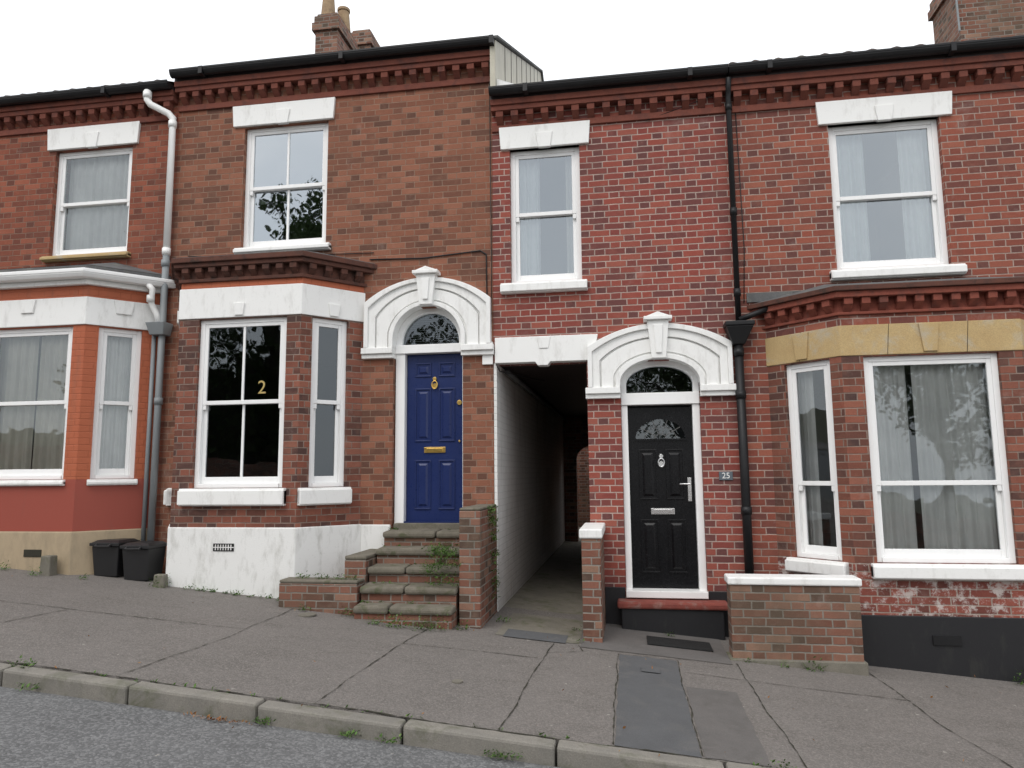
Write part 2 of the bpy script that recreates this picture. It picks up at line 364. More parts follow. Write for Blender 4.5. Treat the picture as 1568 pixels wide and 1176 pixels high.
# ------------------------------------------------------------------ houses
H1,H2,H3,H4=[empty('brick_house') for _ in range(4)]
def roof(par,x0,x1,z,zr,wavy,mat):
    r=MB('roof',mat,par,smooth=wavy); yf,yr,yb=-.2,4.5,9.2
    if wavy:
        n=int((x1-x0)/.025); vs=[];fs=[]
        for i in range(n+1):
            x=x0+(x1-x0)*i/n; w=.016*math.sin(x*2*math.pi/.24)+.007*math.sin(x*4*math.pi/.24)
            for y,zz in ((yf,z-.05),(yf,z+.035+w),(yr,zr+w),(yb,z+w)): vs.append((x,y,zz))
        for i in range(n):
            for k in range(3): fs.append((4*i+k,4*i+4+k,4*i+5+k,4*i+1+k))
        r.add(vs,fs)
    else:
        r.prism([(x0,yf),(x1,yf),(x1,yr),(x0,yr)],lambda p:z+(zr-z)*(p[1]-yf)/(yr-yf),lambda p:.03+z+(zr-z)*(p[1]-yf)/(yr-yf))
        r.prism([(x0,yr),(x1,yr),(x1,yb),(x0,yb)],lambda p:zr-(zr-z)*(p[1]-yr)/(yb-yr),lambda p:.03+zr-(zr-z)*(p[1]-yr)/(yb-yr))
    r.done()
roof(H1,-16,-5.56,6.5,8.75,True,M['tile']); roof(H2,-5.55,-1.46,6.64,8.95,False,M['slate'])
roof(H3,-1.44,1.2,6.0,8.3,False,M['slate']); roof(H4,1.2,12,6.0,8.3,True,M['tile'])
w=MB('front_wall',B['h1'],H1); wall(w,FA,-16,-5.52,.0,6.47,[(-7.26,-6.15,4.40,5.82),(-8.15,-5.75,1.3,3.9),(-10.3,-9.2,4.4,5.82)]); w.done()
w=MB('front_wall',B['h2'],H2); wall(w,FA,-5.518,-1.476,-.2,6.58,[(-4.61,-3.51,4.35,5.91),(-5.3,-3.1,1.3,3.5),(-2.65,-1.83,1.0,3.52)]); w.done()
w=MB('front_wall',B['h3'],H3); wall(w,FA,-1.474,1.2,-.5,5.95,[(-1.27,-.46,3.74,5.34),(-1.474,-.43,-.5,2.84),(-.07,.77,.3,2.81)]); w.done()
w=MB('front_wall',B['h4'],H4); wall(w,FA,1.202,12,-1.2,5.95,[(2.24,3.36,3.70,5.33),(1.6,4.1,.7,2.8),(5.8,6.9,3.7,5.33)]); w.done()
for h,x0,x1,zt,m in ((H1,-16,-5.53,6.4,'h1'),(H2,-5.52,-1.7,6.5,'h2'),(H3,-.2,1.19,5.9,'h3'),(H4,1.21,12,5.9,'h4')):
    w=MB('rear_wall',B[m],h); w.box(x0,x1,8.6,8.9,-1.3,zt); w.done()
w=MB('party_wall',B['h2'],H2); w.prism([(-1.70,.31),(-1.48,.31),(-1.48,8.6),(-1.70,8.6)],-.3,6.52); w.done()
w=MB('side_wall',B['h4'],H4); w.box(11.7,11.99,.31,8.6,-1.3,5.9); w.done()
w=MB('side_wall',B['h1'],H1); w.box(-15.99,-15.7,.31,8.6,0,6.4); w.done()
g=MB('gable_boarding',M['board'],H2)
vs=[(-1.462,-.18,6.0),(-1.462,4.5,8.3),(-1.462,9.2,6.0),(-1.462,9.2,6.62),(-1.462,4.5,8.92),(-1.462,-.18,6.62)]
g.add(vs+[(-1.40,*v[1:]) for v in vs],[(0,1,4,5),(1,2,3,4),(6,11,10,7),(7,10,9,8),(0,6,7,1),(5,4,10,11),(4,3,9,10),(0,5,11,6)]); g.done()
g=MB('verge_trim',M['lead'],H2)
for i in range(2):
    ya,za,yb_,zb_=((-.22,6.62,4.5,8.93),(4.5,8.93,9.25,6.62))[i]
    g.hexa([(-1.48,ya,za),(-1.36,ya,za),(-1.36,yb_,zb_),(-1.48,yb_,zb_),(-1.48,ya,za+.03),(-1.36,ya,za+.03),(-1.36,yb_,zb_+.03),(-1.48,yb_,zb_+.03)])
g.done()
g=MB('flashing',M['white'],H3)
g.hexa([(-1.398,-.1,6.05),(-1.15,-.1,6.02),(-1.15,4.4,8.29),(-1.398,4.4,8.32),(-1.398,-.1,6.18),(-1.15,-.1,6.07),(-1.15,4.4,8.35),(-1.398,4.4,8.5)]); g.done()
g=MB('board_joints',M['fascia'],H2)
for k in range(1,9):
    y=k*.5; z=6.62+(8.92-6.62)*(y+.18)/4.68; g.box(-1.399,-1.394,y-.006,y+.006,z-.6,z)
g.done()
eaves(H1,-16,-5.54,6.17,M['terrae'],6.5); eaves(H2,-5.52,-1.44,6.27,M['terrae'],6.63); eaves(H3,-1.47,1.19,5.64,M['terrae'],6.0); eaves(H4,1.2,12,5.63,M['terrae'],6.0)
lintel(H1,-7.38,-6.05,5.83,6.12); lintel(H1,-10.4,-9.1,5.83,6.12); lintel(H2,-4.77,-3.42,5.92,6.19); lintel(H3,-1.39,-.33,5.34,5.61); lintel(H4,2.12,3.50,5.33,5.59); lintel(H4,5.7,7.0,5.33,5.59)
sash(H1,FA,-7.26,-6.15,4.40,5.83,.5,curt=[(0.05,.95,'curtain',.02)],glass='glass')
sash(H1,FA,-10.3,-9.2,4.40,5.83,.5,curt=[(0.05,.95,'curtain',.02)])
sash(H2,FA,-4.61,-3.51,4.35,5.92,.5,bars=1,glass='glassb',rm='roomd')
sash(H3,FA,-1.27,-.46,3.74,5.34,.52,curt=[(0.0,.4,'curtain',.0),(.78,1,'curtain2',0)],glass='glassu')
sash(H4,FA,2.24,3.36,3.70,5.33,.5,curt=[(0.0,.36,'curtain',.0),(.68,1.,'curtain',0)],glass='glassu')
sash(H4,FA,5.8,6.9,3.70,5.33,.5,curt=[(0.0,.3,'curtain',.0),(.72,1.,'curtain',0)],glass='glassu')
sill(H1,FA,-7.31,-6.09,4.33,4.398,m='ystone'); sill(H2,FA,-4.66,-3.44,4.27,4.348); sill(H3,FA,-1.38,-.40,3.62,3.738); sill(H4,FA,2.16,3.47,3.59,3.698); sill(H4,FA,5.7,7.0,3.59,3.698)
# bays
def offs(P,o):
    A,Bp,Cp,D=[Vector(p) for p in P]
    def ln(p,q):
        u=(q-p).normalized(); n=Vector((u.y,-u.x)); return p+n*o,u
    l=[ln(A,Bp),ln(Bp,Cp),ln(Cp,D)]
    def isec(a,b):
        (p,u),(q,v)=a,b; d=u.x*v.y-u.y*v.x; t=((q.x-p.x)*v.y-(q.y-p.y)*v.x)/d; return p+u*t
    def y0(a):
        p,u=a; t=(0-p.y)/u.y; return p+u*t
    return [tuple(y0(l[0])),tuple(isec(l[0],l[1])),tuple(isec(l[1],l[2])),tuple(y0(l[2]))]
def poly(P,o): return offs(P,o)
def band(par,nm,P,o,z0,z1,mat,bevel=.006,top=None):
    b=MB(nm,mat,par,bevel=bevel); b.prism(poly(P,o),z0,z1,top=poly(P,top) if top is not None else None); b.done()
def bay(par,P,zbase,zsill,zwin,ztop,wallm,pierm,fw,sw,curts,glass,mid,bars=0,rm='room'):
    Fs=[frame(P[i],P[i+1]) for i in range(3)]
    F0,F1,F2=Fs
    spec=[(F0,F0.L-sw[1],F0.L-sw[0]),(F1,fw[0],fw[1]),(F2,sw[0],sw[1])]
    w=MB('bay_wall',pierm,par)
    for F,a,b in spec: wall(w,F,0,F.L,zsill,ztop,[(a,b,zsill,zwin)],th=.16)
    w.done()
    for i,(F,a,b) in enumerate(spec):
        sash(par,F,a,b,zsill+.002,zwin,mid,bars=bars if i==1 else 0,curt=curts[i],room=False,glass=glass,rec=.04)
    b=MB('bay_base',wallm,par); b.prism(P,zbase,zsill-.001); b.done()
    r=MB('room_interior',M[rm],par); x0,x1=P[0][0]+.08,P[3][0]-.08
    r.add([(x0,-.0,zsill-.02),(x1,-.0,zsill-.02),(x1,-.0,ztop),(x0,-.0,ztop),(x0,3.2,zsill-.02),(x1,3.2,zsill-.02),(x1,3.2,ztop),(x0,3.2,ztop)],[(4,5,6,7),(0,1,5,4),(1,2,6,5),(2,3,7,6),(3,0,4,7)]); r.done(False)
    return Fs,spec
# bay of the blue-door house
P2=[(-5.36,0),(-5.0,-.55),(-3.53,-.55),(-3.02,0)]
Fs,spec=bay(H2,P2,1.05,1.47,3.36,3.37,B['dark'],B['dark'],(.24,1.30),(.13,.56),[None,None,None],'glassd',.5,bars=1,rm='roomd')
for F,a,b in spec: sill(H2,F,a-.12,b+.05,1.28,1.468,d=.08)
band(H2,'bay_plinth',P2,.02,-.1,1.05,M['plinth'],.01)
band(H2,'bay_lintel',P2,.015,3.371,3.72,M['white'])
for F in Fs:
    c=F.L/2; k=MB('bay_keystone',M['white'],H2,bevel=.004); k.fpoly(F,[(c-.05,3.39),(c+.05,3.39),(c+.07,3.53),(c-.07,3.53)],.0,.035); k.done()
band(H2,'bay_frieze',P2,.0,3.721,3.79,B['orange'],0)
band(H2,'bay_cornice_moulding',P2,.03,3.791,3.83,M['terrad'])
d_=MB('bay_dentils',M['terrad'],H2,bevel=.004)
for F in Fs: dentils(d_,F,.0,F.L,3.831,3.95,.075,sp=.16,w=.08)
d_.done(); band(H2,'bay_frieze_back',P2,.004,3.831,3.951,M['terrad'],0)
band(H2,'bay_cornice',P2,.09,3.951,4.0,M['terrad']); band(H2,'bay_cornice_top',P2,.12,4.001,4.06,M['terrad'])
b=MB('bay_roof',M['lead'],H2); q=poly(P2,.1); b.prism(q,4.061,4.07); b.add([(q[0][0],q[0][1],4.07),(q[1][0],q[1][1],4.07),(q[2][0],q[2][1],4.07),(q[3][0],q[3][1],4.07),(-4.9,0,4.25),(-3.6,0,4.25)],[(0,1,4),(1,2,5,4),(2,3,5)]); b.done(False)
p_=MB('facade_plinth',M['plinth'],H2,bevel=.01); p_.fbox(FA,-3.0,-2.66,-.02,.03,-.1,1.045); p_.done()
ab=MB('air_brick',M['mat'],H2); F1=Fs[1]
ab.fbox(F1,.54,.78,.02,.027,.80,.88)
ab.done(); ab=MB('air_brick_bars',M['plinth'],H2)
for i in range(7): ab.fbox(F1,.565+.03*i,.575+.03*i,.02,.032,.81,.87)
ab.fbox(F1,.54,.78,.02,.031,.835,.845); ab.done()
# bay of left neighbour
P1=[(-8.25,0),(-7.72,-.55),(-6.2,-.55),(-5.66,0)]
Fs,spec=bay(H1,P1,1.0,1.58,3.36,3.37,M['red'],B['orange'],(.24,1.36),(.14,.60),[[(0,1,'curtain',0)],[(0.0,.45,'curtain2',0),(.5,1,'curtain2',.0)],[(.2,.9,'curtain',0)]],'glass',.5)
for F,a,b in spec: sill(H1,F,a-.03,b+.03,1.51,1.578,d=.05)
band(H1,'bay_plinth',P1,.025,-.1,.998,M['beige'],.01)
band(H1,'bay_lintel',P1,.02,3.371,3.70,M['white'])
for F in Fs:
    c=F.L/2; k=MB('bay_keystone',M['white'],H1,bevel=.004); k.fpoly(F,[(c-.08,3.53),(c+.08,3.53),(c+.11,3.69),(c-.11,3.69)],.0,.04); k.done()
band(H1,'bay_frieze',P1,.0,3.701,3.84,B['orange'],0); band(H1,'bay_cornice',P1,.06,3.841,3.90,M['white'])
band(H1,'bay_gutter',P1,.15,3.901,3.95,M['frame'],.01,top=.18); band(H1,'bay_gutter_lip',P1,.18,3.951,4.0,M['frame'],.01); band(H1,'bay_roof_edge',P1,.1,4.001,4.06,M['lead'],.01)
b=MB('bay_roof',M['lead'],H1); q=poly(P1,.1); b.add([(x,y,4.06) for x,y in q]+[(-7.6,0,4.28),(-6.3,0,4.28)],[(0,1,4),(1,2,5,4),(2,3,5)]); b.done(False)
# bay of right neighbour
P4=[(1.48,0),(2.06,-.57),(3.66,-.57),(4.24,0)]
Fs,spec=bay(H4,P4,-.0,.74,2.69,2.70,B['chip'],B['dark'],(.2,1.40),(.12,.62),[[(0,.4,'curtain',0),(.7,1,'curtain',0)],[(0.0,.36,'curtain',0),(.4,.97,'curtain',.0)],[(.2,.9,'curtain',0)]],'glass',.37)
for F,a,b in spec: sill(H4,F,a-.06,b+.06,.60,.738,d=.09)
band(H4,'bay_plinth',P4,.015,-.9,.27,M['blackp'],.008)
band(H4,'bay_lintel',P4,.01,2.701,3.0,M['ystone'])
j=MB('lintel_joints',M['crack'],H4)
for F in Fs:
    for c in ((F.L*.28,F.L*.72) if F.L>1 else (F.L*.5,)): j.fpoly(F,[(c-.03,2.702),(c-.026,2.702),(c+.002,2.998),(c-.002,2.998)],0,.0125)
j.done()
for F in Fs:
    c=F.L/2; k=MB('bay_keystone',M['ystone'],H4,bevel=.004); k.fpoly(F,[(c-.06,2.72),(c+.06,2.72),(c+.09,2.99),(c-.09,2.99)],.0,.03); k.done()
band(H4,'bay_frieze',P4,.0,3.001,3.10,B['h4'],0); band(H4,'bay_cornice_moulding',P4,.03,3.101,3.13,M['terra'])
d_=MB('bay_dentils',M['terra'],H4,bevel=.004)
for F in Fs: dentils(d_,F,.0,F.L,3.131,3.26,.08,sp=.16,w=.08)
d_.done(); band(H4,'bay_frieze_back',P4,.004,3.131,3.261,M['terra'],0)
band(H4,'bay_cornice',P4,.10,3.261,3.32,M['terra']); band(H4,'bay_cornice_top',P4,.13,3.321,3.37,M['terrad'])
b=MB('bay_roof',M['lead'],H4); q=poly(P4,.12); b.add([(x,y,3.372) for x,y in q]+[(2.1,0,3.56),(3.6,0,3.56)],[(0,1,4),(1,2,5,4),(2,3,5)]); b.done(False)
fl=MB('lead_flashing',M['lead'],H4); fl.fbox(FA,1.3,4.3,0,.02,3.4,3.5); fl.done()
vt=MB('vent_grille',M['iron'],H4); vt.fbox(Fs[1],.62,.86,.015,.03,.02,.1); vt.done()
# ------------------------------------------------------------------ arches & doors
def archpts(c,hw,zleg,zspring,zcrown,n=24):
    pts=[(c-hw,zleg)]
    for i in range(n+1):
        a=math.pi-math.pi*i/n; pts.append((c+hw*math.cos(a),zspring+(zcrown-zspring)*math.sin(a)))
    pts.append((c+hw,zleg)); return pts
def segpts(c,hw,zleg,zs,zc,n=24):
    r=(hw*hw+(zc-zs)**2)/(2*(zc-zs)); cz=zc-r; a0=math.asin(hw/r)
    pts=[(c-hw,zleg)]
    for i in range(n+1):
        a=-a0+2*a0*i/n; pts.append((c+r*math.sin(a),cz+r*math.cos(a)))
    pts.append((c+hw,zleg)); return pts
def lerp(A,Bq,t): return [(a[0]+(b[0]-a[0])*t,a[1]+(b[1]-a[1])*t) for a,b in zip(A,Bq)]
def arch(par,c,hwi,hwo,zleg,zsp,zci,zso,zco,kt):
    I=archpts(c,hwi,zleg+.12,zsp,zci); O=segpts(c,hwo,zleg+.12,zso,zco)
    a=MB('door_arch',M['white'],par,bevel=.005)
    for t0,t1,d in ((0,.14,.075),(.14,.2,.03),(.2,.58,.05),(.58,.63,.025),(.63,.86,.06),(.86,1,.09)):
        a.ring(FA,lerp(I,O,t0),lerp(I,O,t1),-.12,d)
    a.done()
    b=MB('arch_springer',M['white'],par,bevel=.006)
    for s in (-1,1):
        x0,x1=sorted((c+s*hwi,c+s*(hwo+.03)))
        b.fbox(FA,x0,x1,-.12,.06,zleg,zleg+.05); b.fbox(FA,x0,x1,-.12,.09,zleg+.051,zleg+.119)
    b.done()
    k=MB('keystone',M['white'],par,bevel=.006)
    k.fpoly(FA,[(c-.075,zci-.005),(c+.075,zci-.005),(c+.115,kt-.07),(c-.115,kt-.07)],-.1,.12)
    k.fbox(FA,c-.15,c+.15,0,.16,kt-.069,kt-.03)
    k.fpoly(FA,[(c-.13,kt-.029),(c+.13,kt-.029),(c,kt+.02)],0,.14)
    k.fpoly(FA,[(c-.03,zci+.05),(c+.03,zci+.05),(c+.05,kt-.12),(c-.05,kt-.12)],.1,.14); k.done()
arch(H2,-2.24,.40,.745,2.93,3.14,3.53,3.58,3.85,3.95)
arch(H3,.35,.42,.765,2.40,2.56,2.82,2.97,3.2,3.3)
def door(par,x0,x1,z0,z1,mat,fo0,fo1,zt0,zt1,zsp,zc,metal,fan):
    f=MB('door_frame',M['frame'],par,bevel=.005); c=(fo0+fo1)/2
    f.fbox(FA,fo0,x0,-.2,-.06,z0-.02,zt0); f.fbox(FA,x1,fo1,-.2,-.06,z0-.02,zt0); f.fbox(FA,fo0,fo1,-.2,-.04,zt0,zt1)
    hw=(fo1-fo0)/2; I=archpts(c,hw-.06,zt1,zsp,zc-.05); O=archpts(c,hw+.01,zt1,zsp,zc+.01); f.ring(FA,I,O,-.2,-.09); f.done()
    g=MB('fanlight_pane',M['glassd'],par); n=len(I); g.add([FA(a,-.15,z) for a,z in I],[tuple(range(n))]); g.done(False)
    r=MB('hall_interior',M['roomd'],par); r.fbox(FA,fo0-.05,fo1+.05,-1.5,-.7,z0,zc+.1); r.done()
    if not fan:
        bl=MB('fanlight_blind',M['lead'],par)
        for i in range(14):
            zz=zt1+.01+i*.026; bl.fbox(FA,fo0+.03,fo1-.03,-.2,-.185,zz,zz+.006)
        bl.done()
    d=MB('door_leaf',mat,par,bevel=.003); D=-.14; d.fbox(FA,x0+.004,x1-.004,-.19,D,z0,z1-.004)
    W=x1-x0; st=.105
    cols=[(x0+st,x0+W/2-.045),(x0+W/2+.045,x1-st)]
    H=z1-z0
    rows=[(.07,.36),(.47,.79)]+([(.86,.945)] if not fan else [])
    if fan: rows=[(.08,.37),(.48,.76)]
    for a,b in cols:
        for r0,r1 in rows:
            za,zb=z0+H*r0,z0+H*r1
            for q in ((a,b,za,za+.016),(a,b,zb-.016,zb),(a,a+.016,za+.016,zb-.016),(b-.016,b,za+.016,zb-.016)):
                d.fbox(FA,q[0],q[1],D-.01,D+.012,q[2],q[3])
            vs=[(a+.035,za+.035),(b-.035,za+.035),(b-.035,zb-.035),(a+.035,zb-.035)]; w2=[(a+.06,za+.06),(b-.06,za+.06),(b-.06,zb-.06),(a+.06,zb-.06)]
            if b-a>.14 and zb-za>.14:
                d.add([FA(s,D-.002,z) for s,z in vs]+[FA(s,D+.014,z) for s,z in w2],[(0,1,5,4),(1,2,6,5),(2,3,7,6),(3,0,4,7),(4,5,6,7)])
    d.done()
    hw_=MB('door_furniture',M[metal],par,bevel=.002); xc=(x0+x1)/2
    zk=z0+H*(.815 if not fan else .66+.03)
    hw_.cyl(FA(xc,D,zk+.06),(0,-1,0),.022,.03); hw_.cyl(FA(xc,D,zk-.02),(0,-1,0),.03,.012)
    hw_.tube([FA(xc+.032*math.sin(t),D+.03,zk-.01+.045*math.cos(t)) for t in [i*math.pi/8 for i in range(17)]],.008,8)
    zl=z0+H*(.42 if not fan else .415); hw_.fbox(FA,xc-.125,xc+.125,D,D+.012,zl-.032,zl+.032); hw_.fbox(FA,xc-.095,xc+.095,D+.011,D+.02,zl-.02,zl+.02)
    if not fan: hw_.cyl(FA(x1-.05,D,z0+H*.7),(0,-1,0),.028,.02); hw_.cyl(FA(x1-.05,D,z0+H*.47),(0,-1,0),.012,.02)
    else:
        hw_.fbox(FA,x1-.075,x1-.035,D,D+.012,z0+H*.47,z0+H*.6); hw_.tube([FA(x1-.055,D+.01,z0+H*.565),FA(x1-.055,D+.05,z0+H*.565),FA(x1-.16,D+.05,z0+H*.565)],.01,8)
    hw_.done()
    if fan:
        rr=.265; zc0=z0+H*.82
        q=[(xc+rr*math.cos(math.pi*i/24),zc0+rr*.8*math.sin(math.pi*i/24)) for i in range(25)]
        g=MB('fan_glass',M['glassd'],par); g.add([FA(a,D+.004,z) for a,z in q],[tuple(range(25))]); g.done(False)
        m=MB('fan_bars',M['black'],par)
        q2=[(xc+(a-xc)*1.08,zc0+(z-zc0)*1.08) for a,z in q]; m.ring(FA,q,q2,D-.01,D+.014)
        m.fbox(FA,xc-rr*1.08,xc+rr*1.08,D-.01,D+.014,zc0-.022,zc0)
        m.done()
        m=MB('fan_leading',M['lead'],par)
        for k in range(1,5):
            a=math.pi*k/5; m.tube([FA(xc+.06*math.cos(a),D+.01,zc0+.05*math.sin(a)),FA(xc+rr*math.cos(a),D+.01,zc0+rr*.8*math.sin(a))],.004,6)
        m.tube([FA(xc+.06*math.cos(t),D+.01,zc0+.05*math.sin(t)) for t in [i*math.pi/8 for i in range(9)]],.004,6)
        m.tube([FA(xc+.17*math.cos(t),D+.01,zc0+.13*math.sin(t)) for t in [i*math.pi/12 for i in range(13)]],.003,6); m.done()
door(H2,-2.53,-1.85,1.07,2.99,M['blue'],-2.64,-1.835,2.99,3.09,3.12,3.52,'brass',False)
door(H3,.0,.69,.38,2.31,M['black'],-.068,.768,2.33,2.46,2.56,2.81,'chrome',True)
s=MB('door_sill',M['step'],H2,bevel=.008); s.fbox(FA,-2.62,-1.85,-.2,.03,.99,1.06); s.done()
s=MB('sill_blue_edge',M['blue'],H2); s.fbox(FA,-2.53,-1.85,-.13,-.06,1.0605,1.075); s.done()
s=MB('door_threshold',M['frame'],H3,bevel=.006); s.fbox(FA,-.068,.768,-.2,.05,.3,.37); s.done()
s=MB('door_step',M['redstep'],H3,bevel=.02); s.fbox(FA,-.16,.95,-.1,.22,.215,.285); s.done()
s=MB('door_step_base',M['blackp'],H3,bevel=.01); s.fbox(FA,-.12,.9,0.013,.19,-.2,.214); s.done()
s=MB('painted_base',M['blackp'],H3,bevel=.005); s.fbox(FA,-.29,-.075,-.02,.012,-.2,.40); s.fbox(FA,.775,1.19,-.02,.012,-.2,.37); s.done()
l=MB('passage_lintel',M['white'],H3,bevel=.006)
l.fpoly(FA,[(-1.455,2.83),(-1.0,2.83),(-.97,2.79),(-.86,2.79),(-.83,2.83),(-.36,2.83),(-.30,3.12),(-1.455,3.12)],-.1,.03)
l.fpoly(FA,[(-.95,2.98),(-.85,2.98),(-.82,3.115),(-.98,3.115)],0,.04); l.done()
l=MB('lintel_end_block',M['white'],H2,bevel=.006); l.fbox(FA,-1.60,-1.48,-.02,.028,2.82,3.08); l.done()
# passage
w=MB('passage_wall',B['wbrick'],H3); w.prism([(-1.473,.002),(-1.44,.002),(-1.44,8.55),(-1.473,8.55)],-.3,2.835); w.done()
w=MB('passage_wall_right',B['old'],H3); w.prism([(-.43,.302),(-.2,.302),(-.2,8.55),(-.43,8.55)],-.3,5.9); w.done()
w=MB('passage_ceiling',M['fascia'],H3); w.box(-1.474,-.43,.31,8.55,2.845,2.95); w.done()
w=MB('passage_end_arch',B['old'],H3); Fe=frame((-1.44,8.3),(-.43,8.3)); I=archpts(.62,.34,-.3,1.9,2.2); O=[(0,-.3)]+[(max(0,min(1.01,a+(a-.62)*4)),2.84) for a,z in I[1:-1]]+[(1.01,-.3)]
w.ring(Fe,I,O,-.22,0); w.done()
w=MB('passage_pipe',M['lead'],H3,smooth=True); w.tube([(-1.38,.35,2.78),(-1.38,8,2.78)],.03,8); w.done()
w=MB('garden_wall',B['old']); w.box(-6,6,12.5,12.8,-1,3.4); w.done()
t=MB('cable',M['iron'],smooth=True)
t.tube([(-2.95,-.012,4.12),(-2.3,-.012,4.10),(-1.62,-.012,4.15),(-1.55,-.012,4.1),(-1.54,-.012,3.2)],.008,6)
t.tube([(-1.5,-.015,3.12),(-1.49,-.015,3.9),(-1.5,-.015,6.2)],.005,6)
t.tube([(-5.3,-.012,4.3),(-4.7,-.012,4.24),(-3.3,-.012,4.21),(-2.9,-.012,4.2)],.005,6)
t.tube([(1.28,-.012,5.6),(1.3,-.012,4.0),(1.27,-.012,3.4)],.005,6)
t.tube([(1.18,-.02,5.9),(1.0,-.05,5.75),(.3,-.02,5.55)],.004,6)
t.tube([(-1.44,-.012,2.82),(-1.4,-.012,2.74),(-1.0,.8,2.72)],.008,6); t.done()
# ------------------------------------------------------------------ pipes
def pipe(name,par,parts,mat,collars=()):
    t=MB(name,mat,par,smooth=True)
    for pts,r in parts: t.tube(pts,r,16)
    for c in collars: t.tube([(c[0],c[1],c[2]-.04),(c[0],c[1],c[2]+.04)],c[3],16)
    return t
dp=empty('drainpipe')
t=pipe('downpipe_white',dp,[([(-5.84,-.19,6.42),(-5.84,-.19,6.3),(-5.80,-.18,6.24),(-5.6,-.1,6.14),(-5.55,-.08,6.08),(-5.545,-.08,4.3)],.042)],M['pwhite'],[(-5.84,-.19,6.36,.052),(-5.55,-.08,6.0,.05),(-5.547,-.08,4.35,.05)]); t.done()
t=pipe('downpipe_grey',dp,[([(-5.545,-.08,4.3),(-5.56,-.08,.45)],.04)],M['grey'],[(-5.55,-.08,2.5,.05),(-5.55,-.08,4.2,.05)]); t.done()
t=pipe('second_pipe',dp,[([(-5.66,-.07,3.4),(-5.665,-.07,.5)],.025)],M['grey']); t.done()
h=MB('hopper',M['grey'],dp,bevel=.008); h.hexa([(-5.66,-.16,3.3),(-5.48,-.16,3.3),(-5.48,-.01,3.3),(-5.66,-.01,3.3),(-5.70,-.2,3.45),(-5.45,-.2,3.45),(-5.45,-.01,3.45),(-5.70,-.01,3.45)]); h.done()
t=pipe('gutter_outlet',dp,[([(-5.7,-.2,3.93),(-5.62,-.2,3.85),(-5.66,-.16,3.7),(-5.6,-.12,3.55),(-5.58,-.1,3.42)],.035)],M['pwhite'],[(-5.66,-.17,3.74,.046)]); t.done()
dp=empty('drainpipe')
t=pipe('downpipe_upper',dp,[([(1.2,-.17,5.9),(1.2,-.1,5.78),(1.2,-.07,5.7),(1.195,-.07,3.15)],.03)],M['iron'],[(1.2,-.07,5.6,.038),(1.198,-.07,4.4,.038),(1.195,-.07,3.5,.038)]); t.done()
t=pipe('downpipe_lower',dp,[([(1.18,-.08,3.0),(1.18,-.08,.1)],.046)],M['iron'],[(1.18,-.08,2.4,.055),(1.18,-.08,1.2,.055),(1.18,-.08,2.85,.055)]); t.done()
h=MB('hopper',M['iron'],dp,bevel=.01)
h.hexa([(1.12,-.14,2.93),(1.24,-.14,2.93),(1.24,-.02,2.93),(1.12,-.02,2.93),(1.05,-.2,3.12),(1.33,-.2,3.12),(1.33,-.01,3.12),(1.05,-.01,3.12)]); h.box(1.04,1.34,-.21,-.005,3.121,3.17); h.done()
t=pipe('gutter_branch',dp,[([(1.2,-.09,3.2),(1.32,-.1,3.24),(1.5,-.12,3.3)],.03)],M['iron']); t.done()
# chimneys
def chim(x0,x1,y0,y1,z0,z1,pots,mb='old'):
    e=empty('chimney'); w=MB('stack',B[mb],e); w.box(x0,x1,y0,y1,z0,z1-.35); w.box(x0-.05,x1+.05,y0-.05,y1+.05,z1-.349,z1-.2); w.box(x0-.02,x1+.02,y0-.02,y1+.02,z1-.199,z1-.06); w.box(x0+.02,x1-.02,y0+.02,y1-.02,z1-.059,z1); w.done()
    p=MB('chimney_pots',M['pot'],e,bevel=.01)
    for (px,py,h,r) in pots: p.cyl((px,py,z1),(0,0,1),r*1.15,h,20,r*.85); p.cyl((px,py,z1+h),(0,0,1),r,.06,20)
    p.done()
chim(-5.4,-4.98,3.6,4.5,8.0,9.95,[(-5.25,3.8,.45,.12),(-5.12,4.2,.4,.12)])
chim(-5.25,-4.85,4.9,5.5,8.0,10.45,[])
chim(5.35,6.7,3.7,4.6,7.6,9.6,[(5.7,4.1,.4,.13),(6.3,4.1,.4,.13)])
an=empty('tv_aerial'); a=MB('mast',M['grey'],an); a.tube([(5.3,3.6,8.4),(5.28,3.6,9.9)],.015,6); a.tube([(5.0,3.6,9.0),(5.45,3.55,9.25)],.01,6)
for k in range(6): a.tube([(5.02+k*.07,3.45,9.02+k*.036),(5.02+k*.07,3.75,9.02+k*.036)],.006,5)
a.done()
# ------------------------------------------------------------------ street
def sheet(name,x0,x1,y0,y1,dz,mat,par=None):
    s=MB(name,mat,par); s.add([(x0,y0,zg(x0)+dz),(x1,y0,zg(x1)+dz),(x1,y1,zg(x1)+dz),(x0,y1,zg(x0)+dz)],[(0,1,2,3)]); return s.done(False)
sheet('ground',-300,300,-300,300,-.13,M['earth'])
sheet('road',-120,120,-9.6,-3.56,-.105,M['road'])
pv=MB('pavement',M['pave']); pv.prism([(-120,-3.425),(120,-3.425),(120,.29),(-120,.29)],lambda p:zg(p[0])-.125,lambda p:zg(p[0])); pv=pv.done()
sheet('passage_floor',-1.44,-.43,.291,12.4,.0,M['concrete'])
k=MB('kerb',M['kerb'],bevel=.018); x=-14.
while x<12:
    L=random.uniform(.86,.96); j=random.uniform(-.007,.007)
    k.prism([(x,-3.56+j),(x+L-.012,-3.56+j),(x+L-.012,-3.428),(x,-3.428)],lambda p:zg(p[0])-.3,lambda p:zg(p[0])+.004+j); x+=L
k.done()
k=MB('kerb',M['kerb'],bevel=.012); k.prism([(-60,-9.75),(60,-9.75),(60,-9.6),(-60,-9.6)],lambda p:zg(p[0])-.3,lambda p:zg(p[0])+.01); k.done()
